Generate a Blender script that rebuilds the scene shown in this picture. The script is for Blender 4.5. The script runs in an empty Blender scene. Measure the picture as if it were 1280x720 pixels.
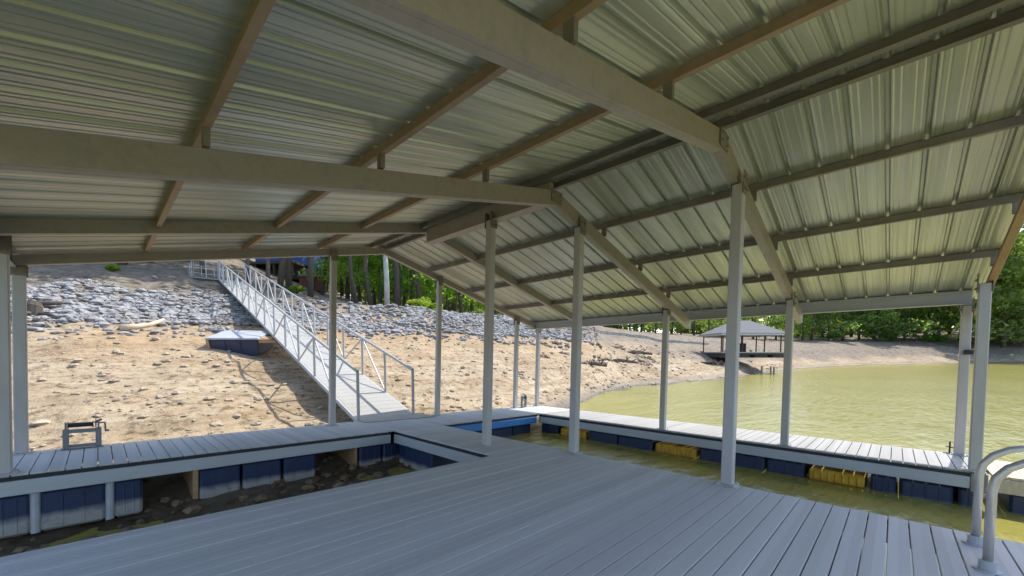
import bpy, math, random
from mathutils import Vector, Matrix, noise

scene = bpy.context.scene
COL = scene.collection
R = math.radians
rnd = random.Random(11)

# ------------------------------------------------------------------ helpers
class MB:
    """collects shapes, links them as ONE mesh object"""
    def __init__(self):
        self.v, self.f = [], []
    def add(self, vs, fs):
        n = len(self.v)
        self.v += [tuple(x) for x in vs]
        self.f += [tuple(i + n for i in f) for f in fs]
    def box(self, x0, x1, y0, y1, z0, z1):
        self.add([(x0,y0,z0),(x1,y0,z0),(x1,y1,z0),(x0,y1,z0),(x0,y0,z1),(x1,y0,z1),(x1,y1,z1),(x0,y1,z1)],
                 [(0,3,2,1),(4,5,6,7),(0,1,5,4),(1,2,6,5),(2,3,7,6),(3,0,4,7)])
    def cbox(self, x0, x1, y0, y1, z0, z1, c=.01):
        """box with its edges chamfered"""
        vs, idx = [], {}
        X, Y, Z = (x0,x1), (y0,y1), (z0,z1)
        for i in (0,1):
            for j in (0,1):
                for k in (0,1):
                    sx, sy, sz = (1,-1)[i], (1,-1)[j], (1,-1)[k]
                    for a in range(3):
                        p = [X[i]+sx*c, Y[j]+sy*c, Z[k]+sz*c]
                        p[a] = (X[i],Y[j],Z[k])[a]
                        idx[(i,j,k,a)] = len(vs); vs.append(p)
        fs = []
        for a in range(3):
            b, d = (a+1) % 3, (a+2) % 3
            for s in (0,1):
                q = []
                for (u,w) in ((0,0),(1,0),(1,1),(0,1)):
                    key = [0,0,0]; key[a]=s; key[b]=u; key[d]=w
                    q.append(idx[(key[0],key[1],key[2],a)])
                fs.append(tuple(q if s else q[::-1]))
        for a in range(3):
            b, d = (a+1) % 3, (a+2) % 3
            for u in (0,1):
                for w in (0,1):
                    k0=[0,0,0];k0[b]=u;k0[d]=w;k1=list(k0);k1[a]=1
                    fs.append((idx[(*k0,b)],idx[(*k1,b)],idx[(*k1,d)],idx[(*k0,d)]))
        for i in (0,1):
            for j in (0,1):
                for k in (0,1):
                    fs.append((idx[(i,j,k,0)],idx[(i,j,k,1)],idx[(i,j,k,2)]))
        self.add(vs, fs)
    def beam(self, p0, p1, w, zb, zt):
        """sloping member in the X-Z plane, width w in Y, from zb to zt about the line, ends cut plumb"""
        vs = []
        for p in (p0, p1):
            for dy in (-w/2, w/2):
                for dz in (zb, zt):
                    vs.append((p[0], p[1]+dy, p[2]+dz))
        self.add(vs, [(0,1,3,2),(4,6,7,5),(0,4,5,1),(2,3,7,6),(1,5,7,3),(0,2,6,4)])
    def tube(self, pts, r, n=8, cap=True, r1=None):
        pts = [Vector(p) for p in pts]
        rings = []
        up = None
        for i, p in enumerate(pts):
            if i == 0: t = pts[1]-p
            elif i == len(pts)-1: t = p-pts[i-1]
            else: t = (pts[i+1]-p).normalized()+(p-pts[i-1]).normalized()
            t.normalize()
            if up is None:
                up = Vector((0,0,1)) if abs(t.z) < .9 else Vector((1,0,0))
            a = t.cross(up).normalized(); b = a.cross(t).normalized(); up = b
            rr = r if r1 is None else r + (r1-r)*i/(len(pts)-1)
            rings.append([p + a*math.cos(2*math.pi*k/n)*rr + b*math.sin(2*math.pi*k/n)*rr for k in range(n)])
        vs = [q for rg in rings for q in rg]
        fs = []
        for i in range(len(pts)-1):
            for k in range(n):
                fs.append((i*n+k, (i+1)*n+k, (i+1)*n+(k+1)%n, i*n+(k+1)%n))
        if cap:
            fs.append(tuple(range(n))); fs.append(tuple((len(pts)-1)*n+k for k in range(n))[::-1])
        self.add(vs, fs)
    def build(self, name, mat, parent=None, off=(0,0,0), smooth=False):
        me = bpy.data.meshes.new(name)
        ox, oy, oz = off
        me.from_pydata([(a-ox,b-oy,c-oz) for a,b,c in self.v], [], self.f)
        me.validate(); me.update()
        if smooth:
            me.polygons.foreach_set('use_smooth', [True]*len(me.polygons))
        me.materials.append(mat)
        o = bpy.data.objects.new(name, me); COL.objects.link(o)
        if parent is not None: o.parent = parent
        return o

DOCK = []          # top-level things that stand on the tilted floating dock
def tag(o, label=None, cat=None, group=None, kind=None):
    if label: o['label'] = label
    if cat: o['category'] = cat
    if group: o['group'] = group
    if kind: o['kind'] = kind
    return o
def thing(name, loc, label, cat, group=None, dock=True, rz=0):
    o = bpy.data.objects.new(name, None); COL.objects.link(o)
    o.location = loc; o.rotation_euler = (0,0,rz); o.empty_display_size = .3
    tag(o, label, cat, group)
    if dock: DOCK.append(o)
    return o

# ------------------------------------------------------------------ materials
def N(nt, t, **kw):
    n = nt.nodes.new(t)
    for k, v in kw.items():
        if k in n.inputs: n.inputs[k].default_value = v
        else: setattr(n, k, v)
    return n
def mat(name, col, rough=.6, metal=0., var=.12, scale=3., bump=0., bscale=40., stretch=(1,1,1), dirt=None, dirt_amt=.5, dscale=1.2, spec=.5, objrand=0.):
    """base colour varied by two noises, optional second 'dirt' colour in patches and fine bump"""
    m = bpy.data.materials.new(name); m.use_nodes = True
    nt = m.node_tree; nt.nodes.clear()
    L = nt.links.new
    out = N(nt,'ShaderNodeOutputMaterial'); b = N(nt,'ShaderNodeBsdfPrincipled')
    b.inputs['Roughness'].default_value = rough; b.inputs['Metallic'].default_value = metal
    b.inputs['Specular IOR Level'].default_value = spec
    L(b.outputs[0], out.inputs[0])
    tc = N(nt,'ShaderNodeTexCoord'); mp = N(nt,'ShaderNodeMapping'); mp.inputs['Scale'].default_value = stretch
    L(tc.outputs['Object'], mp.inputs[0])
    n1 = N(nt,'ShaderNodeTexNoise', Scale=scale, Detail=6., Roughness=.6); L(mp.outputs[0], n1.inputs['Vector'])
    mr = N(nt,'ShaderNodeMapRange'); mr.inputs[1].default_value=.25; mr.inputs[2].default_value=.75
    mr.inputs[3].default_value = 1-var; mr.inputs[4].default_value = 1+var
    L(n1.outputs[0], mr.inputs[0])
    mul = N(nt,'ShaderNodeMix', data_type='RGBA', blend_type='MULTIPLY'); mul.inputs[0].default_value = 1
    mul.inputs[6].default_value = (*col,1)
    L(mr.outputs[0], mul.inputs[7])
    last = mul.outputs[2]
    if dirt:
        n2 = N(nt,'ShaderNodeTexNoise', Scale=dscale, Detail=8., Roughness=.65); L(mp.outputs[0], n2.inputs['Vector'])
        rp = N(nt,'ShaderNodeMapRange'); rp.inputs[1].default_value=.5; rp.inputs[2].default_value=.68
        rp.inputs[4].default_value = dirt_amt
        L(n2.outputs[0], rp.inputs[0])
        mx = N(nt,'ShaderNodeMix', data_type='RGBA'); L(rp.outputs[0], mx.inputs[0]); L(last, mx.inputs[6]); mx.inputs[7].default_value = (*dirt,1)
        last = mx.outputs[2]
    if objrand:
        oi = N(nt,'ShaderNodeObjectInfo'); r2 = N(nt,'ShaderNodeMapRange'); r2.inputs[3].default_value=1-objrand; r2.inputs[4].default_value=1+objrand
        L(oi.outputs['Random'], r2.inputs[0])
        m2 = N(nt,'ShaderNodeMix', data_type='RGBA', blend_type='MULTIPLY'); m2.inputs[0].default_value=1; L(last,m2.inputs[6]); L(r2.outputs[0],m2.inputs[7]); last=m2.outputs[2]
    L(last, b.inputs['Base Color'])
    if bump:
        n3 = N(nt,'ShaderNodeTexNoise', Scale=bscale, Detail=4.); L(mp.outputs[0], n3.inputs['Vector'])
        bp = N(nt,'ShaderNodeBump', Strength=bump, Distance=.02); L(n3.outputs[0], bp.inputs['Height']); L(bp.outputs[0], b.inputs['Normal'])
    m['bsdf'] = b.name
    return m

M = {}
M['post'] = mat('painted_post', (.45,.44,.445), .5, 0., .1, 4, dirt=(.36,.30,.25), dirt_amt=.35, dscale=2.5, stretch=(1,1,.3))
M['beam'] = mat('galvanised_beam', (.34,.31,.285), .5, .15, .22, 6, dirt=(.20,.155,.125), dirt_amt=.5, dscale=6, bump=.12, bscale=25)
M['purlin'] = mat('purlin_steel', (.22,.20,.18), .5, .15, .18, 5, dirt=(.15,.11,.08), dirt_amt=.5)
M['ridge'] = mat('ridge_purlin_steel', (.16,.15,.135), .5, .2, .15, 3)
M['dark'] = mat('black_rubber', (.018,.02,.028), .6, 0., .2, 6)
M['fascia'] = mat('grey_fascia', (.42,.44,.475), .5, 0., .08, 3, dirt=(.36,.36,.36), dirt_amt=.4, stretch=(.4,.4,2))
M['bluestrip'] = mat('blue_bumper', (.05,.22,.55), .4, 0., .12, 4)
M['alu'] = mat('aluminium', (.44,.44,.44), .4, .1, .08, 6)
M['white'] = mat('white_gangway_deck', (.33,.33,.32), .7, 0., .08, 5, dirt=(.25,.235,.21), dirt_amt=.3)
M['steel'] = mat('ladder_steel', (.55,.54,.52), .35, .5, .1, 6, dirt=(.36,.33,.3), dirt_amt=.5, dscale=6)
M['winch'] = mat('winch_steel', (.20,.21,.235), .5, .2, .15, 10, dirt=(.2,.16,.13), dirt_amt=.5, dscale=8)
M['wood'] = mat('weathered_wood', (.42,.26,.14), .8, 0., .25, 6, stretch=(1,1,6), bump=.3)
M['drift'] = mat('driftwood', (.50,.40,.29), .85, 0., .25, 5, bump=.4)
M['darkwood'] = mat('dark_wood', (.06,.045,.035), .8, 0., .3, 4)
M['rock'] = mat('riprap_stone', (.255,.25,.25), .88, 0., .55, 1.6, bump=.5, bscale=9, dirt=(.17,.13,.10), dirt_amt=.65, dscale=.5)
M['pebble'] = mat('bank_stone', (.35,.29,.22), .85, 0., .35, 1.3, bump=.4, bscale=12, dirt=(.26,.18,.12), dirt_amt=.6, dscale=1.1)
M['bark'] = mat('bark', (.10,.08,.065), .9, 0., .4, 5, stretch=(2,2,.4), bump=.6, bscale=12, objrand=.35)
M['palebark'] = mat('pale_bark', (.42,.42,.42), .85, 0., .3, 4, stretch=(1,1,.5), bump=.4, bscale=10)
M['bluewall'] = mat('blue_wall', (.03,.10,.34), .7, 0., .1, 3)
M['redwall'] = mat('red_brown_wall', (.16,.05,.035), .8, 0., .15, 3)
M['roofgrey'] = mat('grey_sheet_roof', (.17,.175,.185), .55, .1, .1, 2)
M['hiproof'] = mat('dull_sheet_roof', (.15,.155,.165), .85, 0., .12, 2, spec=.15)
M['rustlitpurlin'] = mat('rusty_lit_purlin', (.35,.255,.18), .55, .1, .2, 5, dirt=(.22,.11,.06), dirt_amt=.5, dscale=5)  # left purlins: rust tone, with bounce off the sunlit bank put into the colour
M['rustbeam'] = mat('rusty_beam', (.30,.21,.13), .6, .1, .2, 4, dirt=(.20,.10,.05), dirt_amt=.6, dscale=2)
M['glass'] = mat('window_glass', (.03,.04,.05), .08, 0., .1, 1)
M['concrete'] = mat('concrete_top', (.36,.38,.42), .7, 0., .15, 3)
M['pale'] = mat('pale_seawall', (.34,.33,.30), .8, 0., .2, 2, bump=.3)
M['walkend'] = mat('tan_boards', (.55,.45,.32), .75, 0., .2, 5, stretch=(1,4,1), bump=.2)

def float_mat(name, col, scum, z0, z1, rough=.45, trans=0):
    """plastic float with a pale dried water line low on it"""
    m = mat(name, col, rough, 0., .2, 5)
    nt = m.node_tree; b = nt.nodes[m['bsdf']]; L = nt.links.new
    src = b.inputs['Base Color'].links[0].from_socket
    tc = N(nt,'ShaderNodeTexCoord'); sx = N(nt,'ShaderNodeSeparateXYZ'); L(tc.outputs['Object'], sx.inputs[0])
    nz = N(nt,'ShaderNodeTexNoise', Scale=5., Detail=6.); L(tc.outputs['Object'], nz.inputs['Vector'])
    ad = N(nt,'ShaderNodeMath', operation='MULTIPLY_ADD'); ad.inputs[1].default_value=.13; L(nz.outputs[0], ad.inputs[0]); L(sx.outputs[2], ad.inputs[2])
    mr = N(nt,'ShaderNodeMapRange'); mr.inputs[1].default_value=z1; mr.inputs[2].default_value=z0; L(ad.outputs[0], mr.inputs[0])
    n2 = N(nt,'ShaderNodeTexNoise', Scale=9., Detail=8., Roughness=.7); L(tc.outputs['Object'], n2.inputs['Vector'])
    m2 = N(nt,'ShaderNodeMapRange'); m2.inputs[1].default_value=.2; m2.inputs[2].default_value=.45; L(n2.outputs[0], m2.inputs[0])
    mm = N(nt,'ShaderNodeMath', operation='MULTIPLY'); L(mr.outputs[0], mm.inputs[0]); L(m2.outputs[0], mm.inputs[1])
    mx = N(nt,'ShaderNodeMix', data_type='RGBA'); L(mm.outputs[0], mx.inputs[0]); L(src, mx.inputs[6]); mx.inputs[7].default_value=(*scum,1)
    L(mx.outputs[2], b.inputs['Base Color'])
    return m
M['bluefloat'] = float_mat('blue_float', (.02,.036,.095), (.35,.34,.325), -.62, -.52)
M['bluefloat2'] = float_mat('blue_float_afloat', (.022,.036,.085), (.22,.22,.22), -.62, -.52)
M['yellowfloat'] = float_mat('yellow_float', (.56,.32,.03), (.30,.12,.02), -.62, -.45)

def deck_mat(name, axis, pitch, col):
    """grey composite boards, each board its own tone, fine grain along it"""
    m = mat(name, col, .78, 0., .06, 2, spec=.3, bump=.12, bscale=60, stretch=((.15,1,1) if axis == 1 else (1,.15,1)), dirt=tuple(c*.8 for c in col), dirt_amt=.35, dscale=2.)
    nt = m.node_tree; b = nt.nodes[m['bsdf']]; L = nt.links.new
    src = b.inputs['Base Color'].links[0].from_socket
    tc = N(nt,'ShaderNodeTexCoord'); sx = N(nt,'ShaderNodeSeparateXYZ'); L(tc.outputs['Object'], sx.inputs[0])
    dv = N(nt,'ShaderNodeMath', operation='DIVIDE'); dv.inputs[1].default_value=pitch; L(sx.outputs[axis], dv.inputs[0])
    fl = N(nt,'ShaderNodeMath', operation='FLOOR'); L(dv.outputs[0], fl.inputs[0])
    wn = N(nt,'ShaderNodeTexWhiteNoise', noise_dimensions='1D'); L(fl.outputs[0], wn.inputs['W'])
    mr = N(nt,'ShaderNodeMapRange'); mr.inputs[3].default_value=.91; mr.inputs[4].default_value=1.07; L(wn.outputs[0], mr.inputs[0])
    mx = N(nt,'ShaderNodeMix', data_type='RGBA', blend_type='MULTIPLY'); mx.inputs[0].default_value=1; L(src, mx.inputs[6]); L(mr.outputs[0], mx.inputs[7])
    L(mx.outputs[2], b.inputs['Base Color'])
    return m
PITCH = .16
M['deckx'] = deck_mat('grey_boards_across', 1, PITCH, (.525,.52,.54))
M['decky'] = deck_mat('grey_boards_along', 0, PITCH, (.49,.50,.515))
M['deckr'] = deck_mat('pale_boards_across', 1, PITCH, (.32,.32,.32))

def roof_mat():
    m = mat('roof_sheet', (.45,.485,.44), .36, .5, .09, 1.2, bump=.28, bscale=1.6, stretch=(.18,2.2,.18), dirt=(.27,.31,.26), dirt_amt=.65, dscale=.9)
    nt = m.node_tree; b = nt.nodes[m['bsdf']]; L = nt.links.new
    src = b.inputs['Base Color'].links[0].from_socket
    # long stains running down the slope between the ribs
    tc = N(nt,'ShaderNodeTexCoord'); mp = N(nt,'ShaderNodeMapping'); mp.inputs['Scale'].default_value=(.25,9,.25); L(tc.outputs['Object'], mp.inputs[0])
    n = N(nt,'ShaderNodeTexNoise', Scale=1., Detail=5., Roughness=.6); L(mp.outputs[0], n.inputs['Vector'])
    mr = N(nt,'ShaderNodeMapRange'); mr.inputs[1].default_value=.3; mr.inputs[2].default_value=.7; mr.inputs[3].default_value=.82; mr.inputs[4].default_value=1.1; L(n.outputs[0], mr.inputs[0])
    mx = N(nt,'ShaderNodeMix', data_type='RGBA', blend_type='MULTIPLY'); mx.inputs[0].default_value=1; L(src, mx.inputs[6]); L(mr.outputs[0], mx.inputs[7])
    L(mx.outputs[2], b.inputs['Base Color'])
    return m
M['roof'] = roof_mat()

def leaf_mat(name, col, var=.35):
    m = bpy.data.materials.new(name); m.use_nodes = True
    nt = m.node_tree; nt.nodes.clear(); L = nt.links.new
    out = N(nt,'ShaderNodeOutputMaterial')
    tc = N(nt,'ShaderNodeTexCoord'); n = N(nt,'ShaderNodeTexNoise', Scale=.8, Detail=5.); L(tc.outputs['Object'], n.inputs['Vector'])
    oi = N(nt,'ShaderNodeObjectInfo')
    hs = N(nt,'ShaderNodeHueSaturation'); hs.inputs['Color'].default_value=(*col,1)
    mr = N(nt,'ShaderNodeMapRange'); mr.inputs[1].default_value=.3; mr.inputs[2].default_value=.7; mr.inputs[3].default_value=1-var; mr.inputs[4].default_value=1+var; L(n.outputs[0], mr.inputs[0])
    L(mr.outputs[0], hs.inputs['Value'])
    hr = N(nt,'ShaderNodeMapRange'); hr.inputs[3].default_value=.475; hr.inputs[4].default_value=.52; L(oi.outputs['Random'], hr.inputs[0]); L(hr.outputs[0], hs.inputs['Hue'])
    d = N(nt,'ShaderNodeBsdfPrincipled'); d.inputs['Roughness'].default_value=.55; d.inputs['Specular IOR Level'].default_value=.3
    t = N(nt,'ShaderNodeBsdfTranslucent'); mx = N(nt,'ShaderNodeMixShader'); mx.inputs[0].default_value=.58
    L(hs.outputs[0], d.inputs['Base Color'])
    g = N(nt,'ShaderNodeMix', data_type='RGBA', blend_type='MULTIPLY'); g.inputs[0].default_value=1; g.inputs[7].default_value=(1.9,2.0,1.0,1); L(hs.outputs[0], g.inputs[6])
    L(g.outputs[2], t.inputs['Color'])
    L(d.outputs[0], mx.inputs[1]); L(t.outputs[0], mx.inputs[2]); L(mx.outputs[0], out.inputs[0])
    return m
M['leaf_bright'] = leaf_mat('bright_leaves', (.16,.27,.04))
M['leaf_mid'] = leaf_mat('mid_leaves', (.17,.235,.08))
M['leaf_dark'] = leaf_mat('dark_leaves', (.05,.085,.035))
M['leaf_grass'] = leaf_mat('grassy_leaves', (.17,.26,.04))

# ------------------------------------------------------------------ camera pose (fitted) and the tilted dock frame
H = 1.6
F_PX, CX, CY = 498.37, 640.42, 469.55
RT = Vector((0.69302,-0.72092,0.0)); UP = Vector((0.04268,0.04103,0.99825)); FW = Vector((0.71965,0.6918,-0.0592))
CAM = Vector((0,0,H))
RD = Matrix(((0.99934,0,0.03632),(-0.000168,0.999989,0.004623),(-0.03632,-0.004626,0.99933))).to_4x4()
MD = Matrix.Translation(CAM) @ RD @ Matrix.Translation(-CAM)      # dock frame -> world: the grounded dock leans 2 degrees

cd = bpy.data.cameras.new('camera'); cam = bpy.data.objects.new('camera', cd); COL.objects.link(cam)
cam.matrix_world = Matrix(((RT.x,UP.x,-FW.x,0),(RT.y,UP.y,-FW.y,0),(RT.z,UP.z,-FW.z,H),(0,0,0,1)))
cd.sensor_fit = 'HORIZONTAL'; cd.sensor_width = 36; cd.lens = F_PX/1280*36
cd.shift_x = (640-CX)/1280; cd.shift_y = (CY-360)/1280
cd.clip_start = .05; cd.clip_end = 3000
scene.camera = cam

HW = Vector((.7209,.6930,0)).normalized(); RW = Vector((.6930,-.7209,0)).normalized()   # level view and right axes
def plan(px, d):
    """ground-plan point at photo column px and depth d (planning aid for where things stand)"""
    return HW*d + RW*((px-640)/498.4*d)

# ------------------------------------------------------------------ dock numbers (dock frame, deck top z = 0)
XI, YA, YB, YC, XO1, XO2, XF = 6.08, 5.0, 8.32, 10.15, 9.92, 11.9, 4.75
XL = -1.0
XR, HR, XE, HE = 5.28, 4.655, 11.475, 3.098
XEL = 2*XR-XE
KS = (HE-HR)/(XE-XR)
def S(x): return HR + KS*abs(x-XR)
Y0, Y1, Y2, Y3, Y4 = -1.08, 1.63, 4.17, 7.9, 9.86

def boards(x0, x1, y0, y1, along, gap=.010, t=.03):
    """planks with open joints, ends a hair uneven"""
    mb = MB()
    r = random.Random(5)
    a0, a1 = (y0, y1) if along == 'x' else (x0, x1)
    k = math.floor(a0/PITCH)
    while k*PITCH < a1-1e-6:
        lo, hi = max(a0, k*PITCH), min(a1, (k+1)*PITCH)
        k += 1
        if hi-lo < .03: continue
        g = gap/2; e = r.uniform(0,.006); dz = r.uniform(-.0015,.0015)
        if along == 'x': mb.cbox(x0+e, x1-e, lo+g, hi-g, -t, dz, .004)
        else: mb.cbox(lo+g, hi-g, y0+e, y1-e, -t, dz, .004)
    return mb

def fascia_x(mb_d, mb_f, y, x0, x1, sgn):
    """edge running along X at y, facing -Y (sgn=-1) or +Y: dark rubbing strip and the grey channel below"""
    a, b = sorted((y, y+sgn*-.05))
    mb_d.box(x0, x1, a, b, -.085, -.031)
    a, b = sorted((y+sgn*.012, y-sgn*.06))
    mb_f.cbox(x0, x1, a, b, -.285, -.088, .008)
def fascia_y(mb_d, mb_f, x, y0, y1, sgn):
    a, b = sorted((x, x-sgn*.05))
    mb_d.box(a, b, y0, y1, -.085, -.031)
    a, b = sorted((x+sgn*.012, x-sgn*.06))
    mb_f.cbox(a, b, y0, y1, -.285, -.088, .008)

def dock_float(x0, x1, y0, y1, z0, z1, m, parent, off, ribs=False, axis=1):
    mb = MB(); c = .035
    mb.cbox(x0, x1, y0, y1, z0, z1, c)
    if ribs:                                     # moulded ribs of the yellow drums
        n = max(4, int((y1-y0)/.11))
        for i in range(n):
            a = y0+.04+(y1-y0-.08)*(i+.5)/n
            mb.cbox(x0-.022, x0+.02, a-.026, a+.026, z0+.04, z1-.04, .018)
    else:
        if axis == 0:
            for q in (.33,.66):
                a = x0+(x1-x0)*q; mb.cbox(a-.012, a+.012, y0-.008, y0+.02, z0+.05, z1-.05, .006)
            mb.cbox(x0+.03, x1-.03, y0-.012, y0+.02, z1-.06, z1-.03, .008)
        else:
            for q in (.25,.5,.75):
                a = y0+(y1-y0)*q; mb.cbox(x0-.008, x0+.02, a-.012, a+.012, z0+.05, z1-.05, .006)
    return mb.build('float', m, parent, off)

# --- main platform with the finger that joins it to the rear walkway
loc = (2.5,2,0)
pf = thing('dock_platform', loc, 'wide grey composite board platform in the foreground, joined by a finger to the rear walkway', 'dock platform')
mb = boards(XL, XI, -1.28, YA, 'x'); mb2 = boards(XF, XI, YA, YB-.004, 'x')
mb.v, mb.f = mb.v, mb.f
mb.add(mb2.v, mb2.f)
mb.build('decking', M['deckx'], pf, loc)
d, f = MB(), MB()
fascia_x(d, f, YA, XL, XF-.014, 1); fascia_y(d, f, XI, -1.28, YB-.02, 1); fascia_y(d, f, XF, YA+.014, YB-.02, -1); fascia_x(d, f, -1.28, XL, XI, -1)
d.build('rubbing_strip', M['dark'], pf, loc); f.build('fascia', M['fascia'], pf, loc)
for y in (-1.0,.6,2.2,3.6,4.7): mb = MB(); mb.box(XL+.1, XI-.1, y-.05, y+.05, -.24, -.04); mb.build('joist', M['darkwood'], pf, loc)
for y in (5.6,6.8,8.0): mb = MB(); mb.box(XF+.08, XI-.08, y-.05, y+.05, -.24, -.04); mb.build('joist', M['darkwood'], pf, loc)

for (y0,y1) in ((.2,1.5),(2.6,3.9)): dock_float(5.1,XI-.1,y0,y1,-.84,-.292,M['bluefloat2'],pf,loc)
dock_float(XF+.06, XI-.08, 6.9, 8.2, -.84,-.292, M['bluefloat'], pf, loc, axis=1)

# --- rear walkway
loc = (5.4,9.2,0)
bw = thing('dock_walkway', loc, 'shaded grey walkway along the bank side on blue floats', 'dock walkway')
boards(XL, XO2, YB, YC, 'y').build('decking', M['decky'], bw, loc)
d, f = MB(), MB()
fascia_x(d, f, YB, XL, XF-.08, -1); fascia_x(d, f, YC, XL, XO2, 1)
fascia_y(d, f, XL, YB+.06, YC-.06, -1); fascia_y(d, f, XO2, YB+.06, YC-.06, 1)
d.box(XI+.06, XO1-.02, YB, YB+.05, -.085, -.031)
d.build('rubbing_strip', M['dark'], bw, loc); f.build('fascia', M['fascia'], bw, loc)
mb = MB(); mb.cbox(XI+.06, XO1-.08, YB-.02, YB+.06, -.30, -.088, .02)
tag(mb.build('bumper_strip', M['bluestrip'], bw, loc), 'bright blue bumper strip on the slip side')
for x in (-.7,.8,2.3,3.8,5.3,6.8,8.3,9.6,11.2): mb = MB(); mb.box(x-.05, x+.05, YB+.1, YC-.1, -.24, -.04); mb.build('joist', M['darkwood'], bw, loc)

for (x0,x1) in ((-1.0,-.64),(-.56,.07),(.17,.48),(1.19,1.77),(1.81,2.43),(2.48,3.06),(3.98,4.5),(4.54,5.18),(5.22,5.9)):
    dock_float(x0, x1, YB+.08, YC-.25, -.86, -.292, M['bluefloat'], bw, loc, axis=0)
for (x0,x1) in ((6.4,7.6),(7.66,8.85),(8.9,9.7)):
    dock_float(x0, x1, YB+.10, YC-.25, -.68, -.31, M['bluefloat2'], bw, loc, axis=0)
for x in (1.10, 3.86):
    mb = MB(); mb.cbox(x, x+.075, YB+.1, YC-.35, -.80, -.30, .008); mb.build('end_board', M['wood'], bw, loc)
for x in (-.60,.12):
    mb = MB(); mb.tube([(x,YB+.12,-.86),(x,YB+.12,-.29)], .05, 10); mb.build('piling', M['fascia'], bw, loc)

# --- right walkway
loc = (10.9,3.6,0)
rw = thing('dock_walkway', loc, 'narrow sunlit pale walkway on blue and yellow floats', 'dock walkway')
YE = -1.12
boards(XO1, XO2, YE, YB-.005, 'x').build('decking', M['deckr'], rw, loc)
d, f = MB(), MB()
fascia_y(d, f, XO1, YE, YB-.03, -1); fascia_y(d, f, XO2, YE, YB-.03, 1); fascia_x(d, f, YE, XO1+.07, XO2-.07, -1)
d.build('rubbing_strip', M['dark'], rw, loc); f.build('fascia', M['fascia'], rw, loc)
for y in (-.7,.8,2.3,3.8,5.3,6.8,8.0): mb = MB(); mb.box(XO1+.1, XO2-.1, y-.05, y+.05, -.24, -.04); mb.build('joist', M['darkwood'], rw, loc)

for (y0,y1) in ((7.6,8.25),(5.52,6.45),(4.5,5.48),(2.62,3.32),(1.97,2.58),(1.27,1.93),(-.08,.26),(-.78,-.14),(-1.08,-.84)):
    dock_float(XO1+.08, XO2-.25, y0, y1, -.68, -.31, M['bluefloat2'], rw, loc)
for (y0,y1) in ((6.5,7.5),(3.36,4.45),(.30,1.23)):
    tag(dock_float(XO1+.06, XO2-.3, y0+.04, y1-.04, -.62, -.37, M['yellowfloat'], rw, loc, ribs=True), 'yellow ribbed float')
mb = MB(); mb.cbox(XO1-.03, XO1+.14, YE-.02, YE+.17, -.33, -.02, .01); mb.build('corner_bracket', M['winch'], rw, loc)

# --- tan boarded finger beyond the right walkway's end
loc = (11.0,-2.2,-.03)
te = thing('boarded_finger', loc, 'tan weathered finger dock in full sun behind the ladder rails at the right edge', 'dock finger')
mb = MB()
for k in range(13):
    y = -1.2-.17*k; mb.cbox(10.02, 11.8, y-.165, y, -.07, -.03, .004)
mb.build('decking', M['walkend'], te, loc)
mb = MB(); mb.cbox(10.0,10.06,-3.4,-1.2,-.30,-.075,.006); mb.cbox(11.76,11.82,-3.4,-1.2,-.30,-.075,.006); mb.cbox(10.07,11.75,-3.41,-3.35,-.30,-.075,.006)
mb.build('fascia', M['walkend'], te, loc)
for (y0,y1) in ((-2.2,-1.4),(-3.3,-2.5)): dock_float(10.15,11.7,y0,y1,-.68,-.31,M['bluefloat2'],te,loc)

# ------------------------------------------------------------------ canopy
loc = (XR,4.4,0)
cp = thing('dock_canopy', loc, 'gabled metal dock canopy of ribbed sheet on steel rafters and pale square posts', 'dock canopy')
YF, YR = -1.20, 10.2
def rib(y):
    """height of the sheet above its flat pan"""
    t = (y % .34)/.34
    q = abs(t-.5)*.34
    if q < .014: return .038
    if q < .030: return .038*(.030-q)/.016
    for c in (.055,.115):
        e = abs((.17-abs(t-.5)*.34)-c)
        if e < .014: return .004*(1-e/.014)
    return 0
ys = []
k = math.floor(YF/.34)
while k*.34 < YR:
    b0 = (k+.5)*.34
    for dy in (-.129,-.115,-.101,-.069,-.055,-.041,-.030,-.014,.014,.030,.041,.055,.069,.101,.115,.129):
        y = b0+dy
        if YF <= y <= YR: ys.append(round(y,4))
    k += 1
ys = sorted(set(ys+[YF,YR]))
def sheet(side):
    mb = MB(); n = 14
    xe = XR+side*(XE-XR+.50)
    vs, fs = [], []
    for j, y in enumerate(ys):
        for i in range(n+1):
            x = XR+side*.004 + (xe-XR)*i/n
            w = .006*noise.noise(Vector((x*.9,y*1.3,side*7.)))+.004*noise.noise(Vector((x*2.3,y*2.9,3.)))
            vs.append((x, y, S(x)+.100+rib(y)+w))
    for j in range(len(ys)-1):
        for i in range(n):
            a = j*(n+1)+i
            q = (a, a+1, a+n+2, a+n+1)
            fs.append(q if side > 0 else q[::-1])
    mb.add(vs, fs)
    o = mb.build('roof_sheet', M['roof'], cp, loc)
    sm = o.modifiers.new('thickness','SOLIDIFY'); sm.thickness = .006; sm.offset = 1
    return o
sheet(1); sheet(-1)
mb = MB()
for s in (-1,1):
    mb.add([(XR,YF-.02,S(XR)+.21),(XR+s*.3,YF-.02,S(XR+.3)+.19),(XR+s*.3,YR+.02,S(XR+.3)+.19),(XR,YR+.02,S(XR)+.21)], [(0,1,2,3) if s>0 else (3,2,1,0)])
o = mb.build('ridge_cap', M['roofgrey'], cp, loc); o.modifiers.new('thickness','SOLIDIFY').thickness = .008
for (y, s) in ((YF,-1),(YR,1)):
    mb = MB()
    for side in (-1,1):
        xe = XR+side*(XE-XR+.50)
        mb.beam((XR,y+s*.015,S(XR)+.12),(xe,y+s*.015,S(xe)+.12), .02, -.10, .07)
    mb.build('gable_trim', M['beam'], cp, loc)

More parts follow.
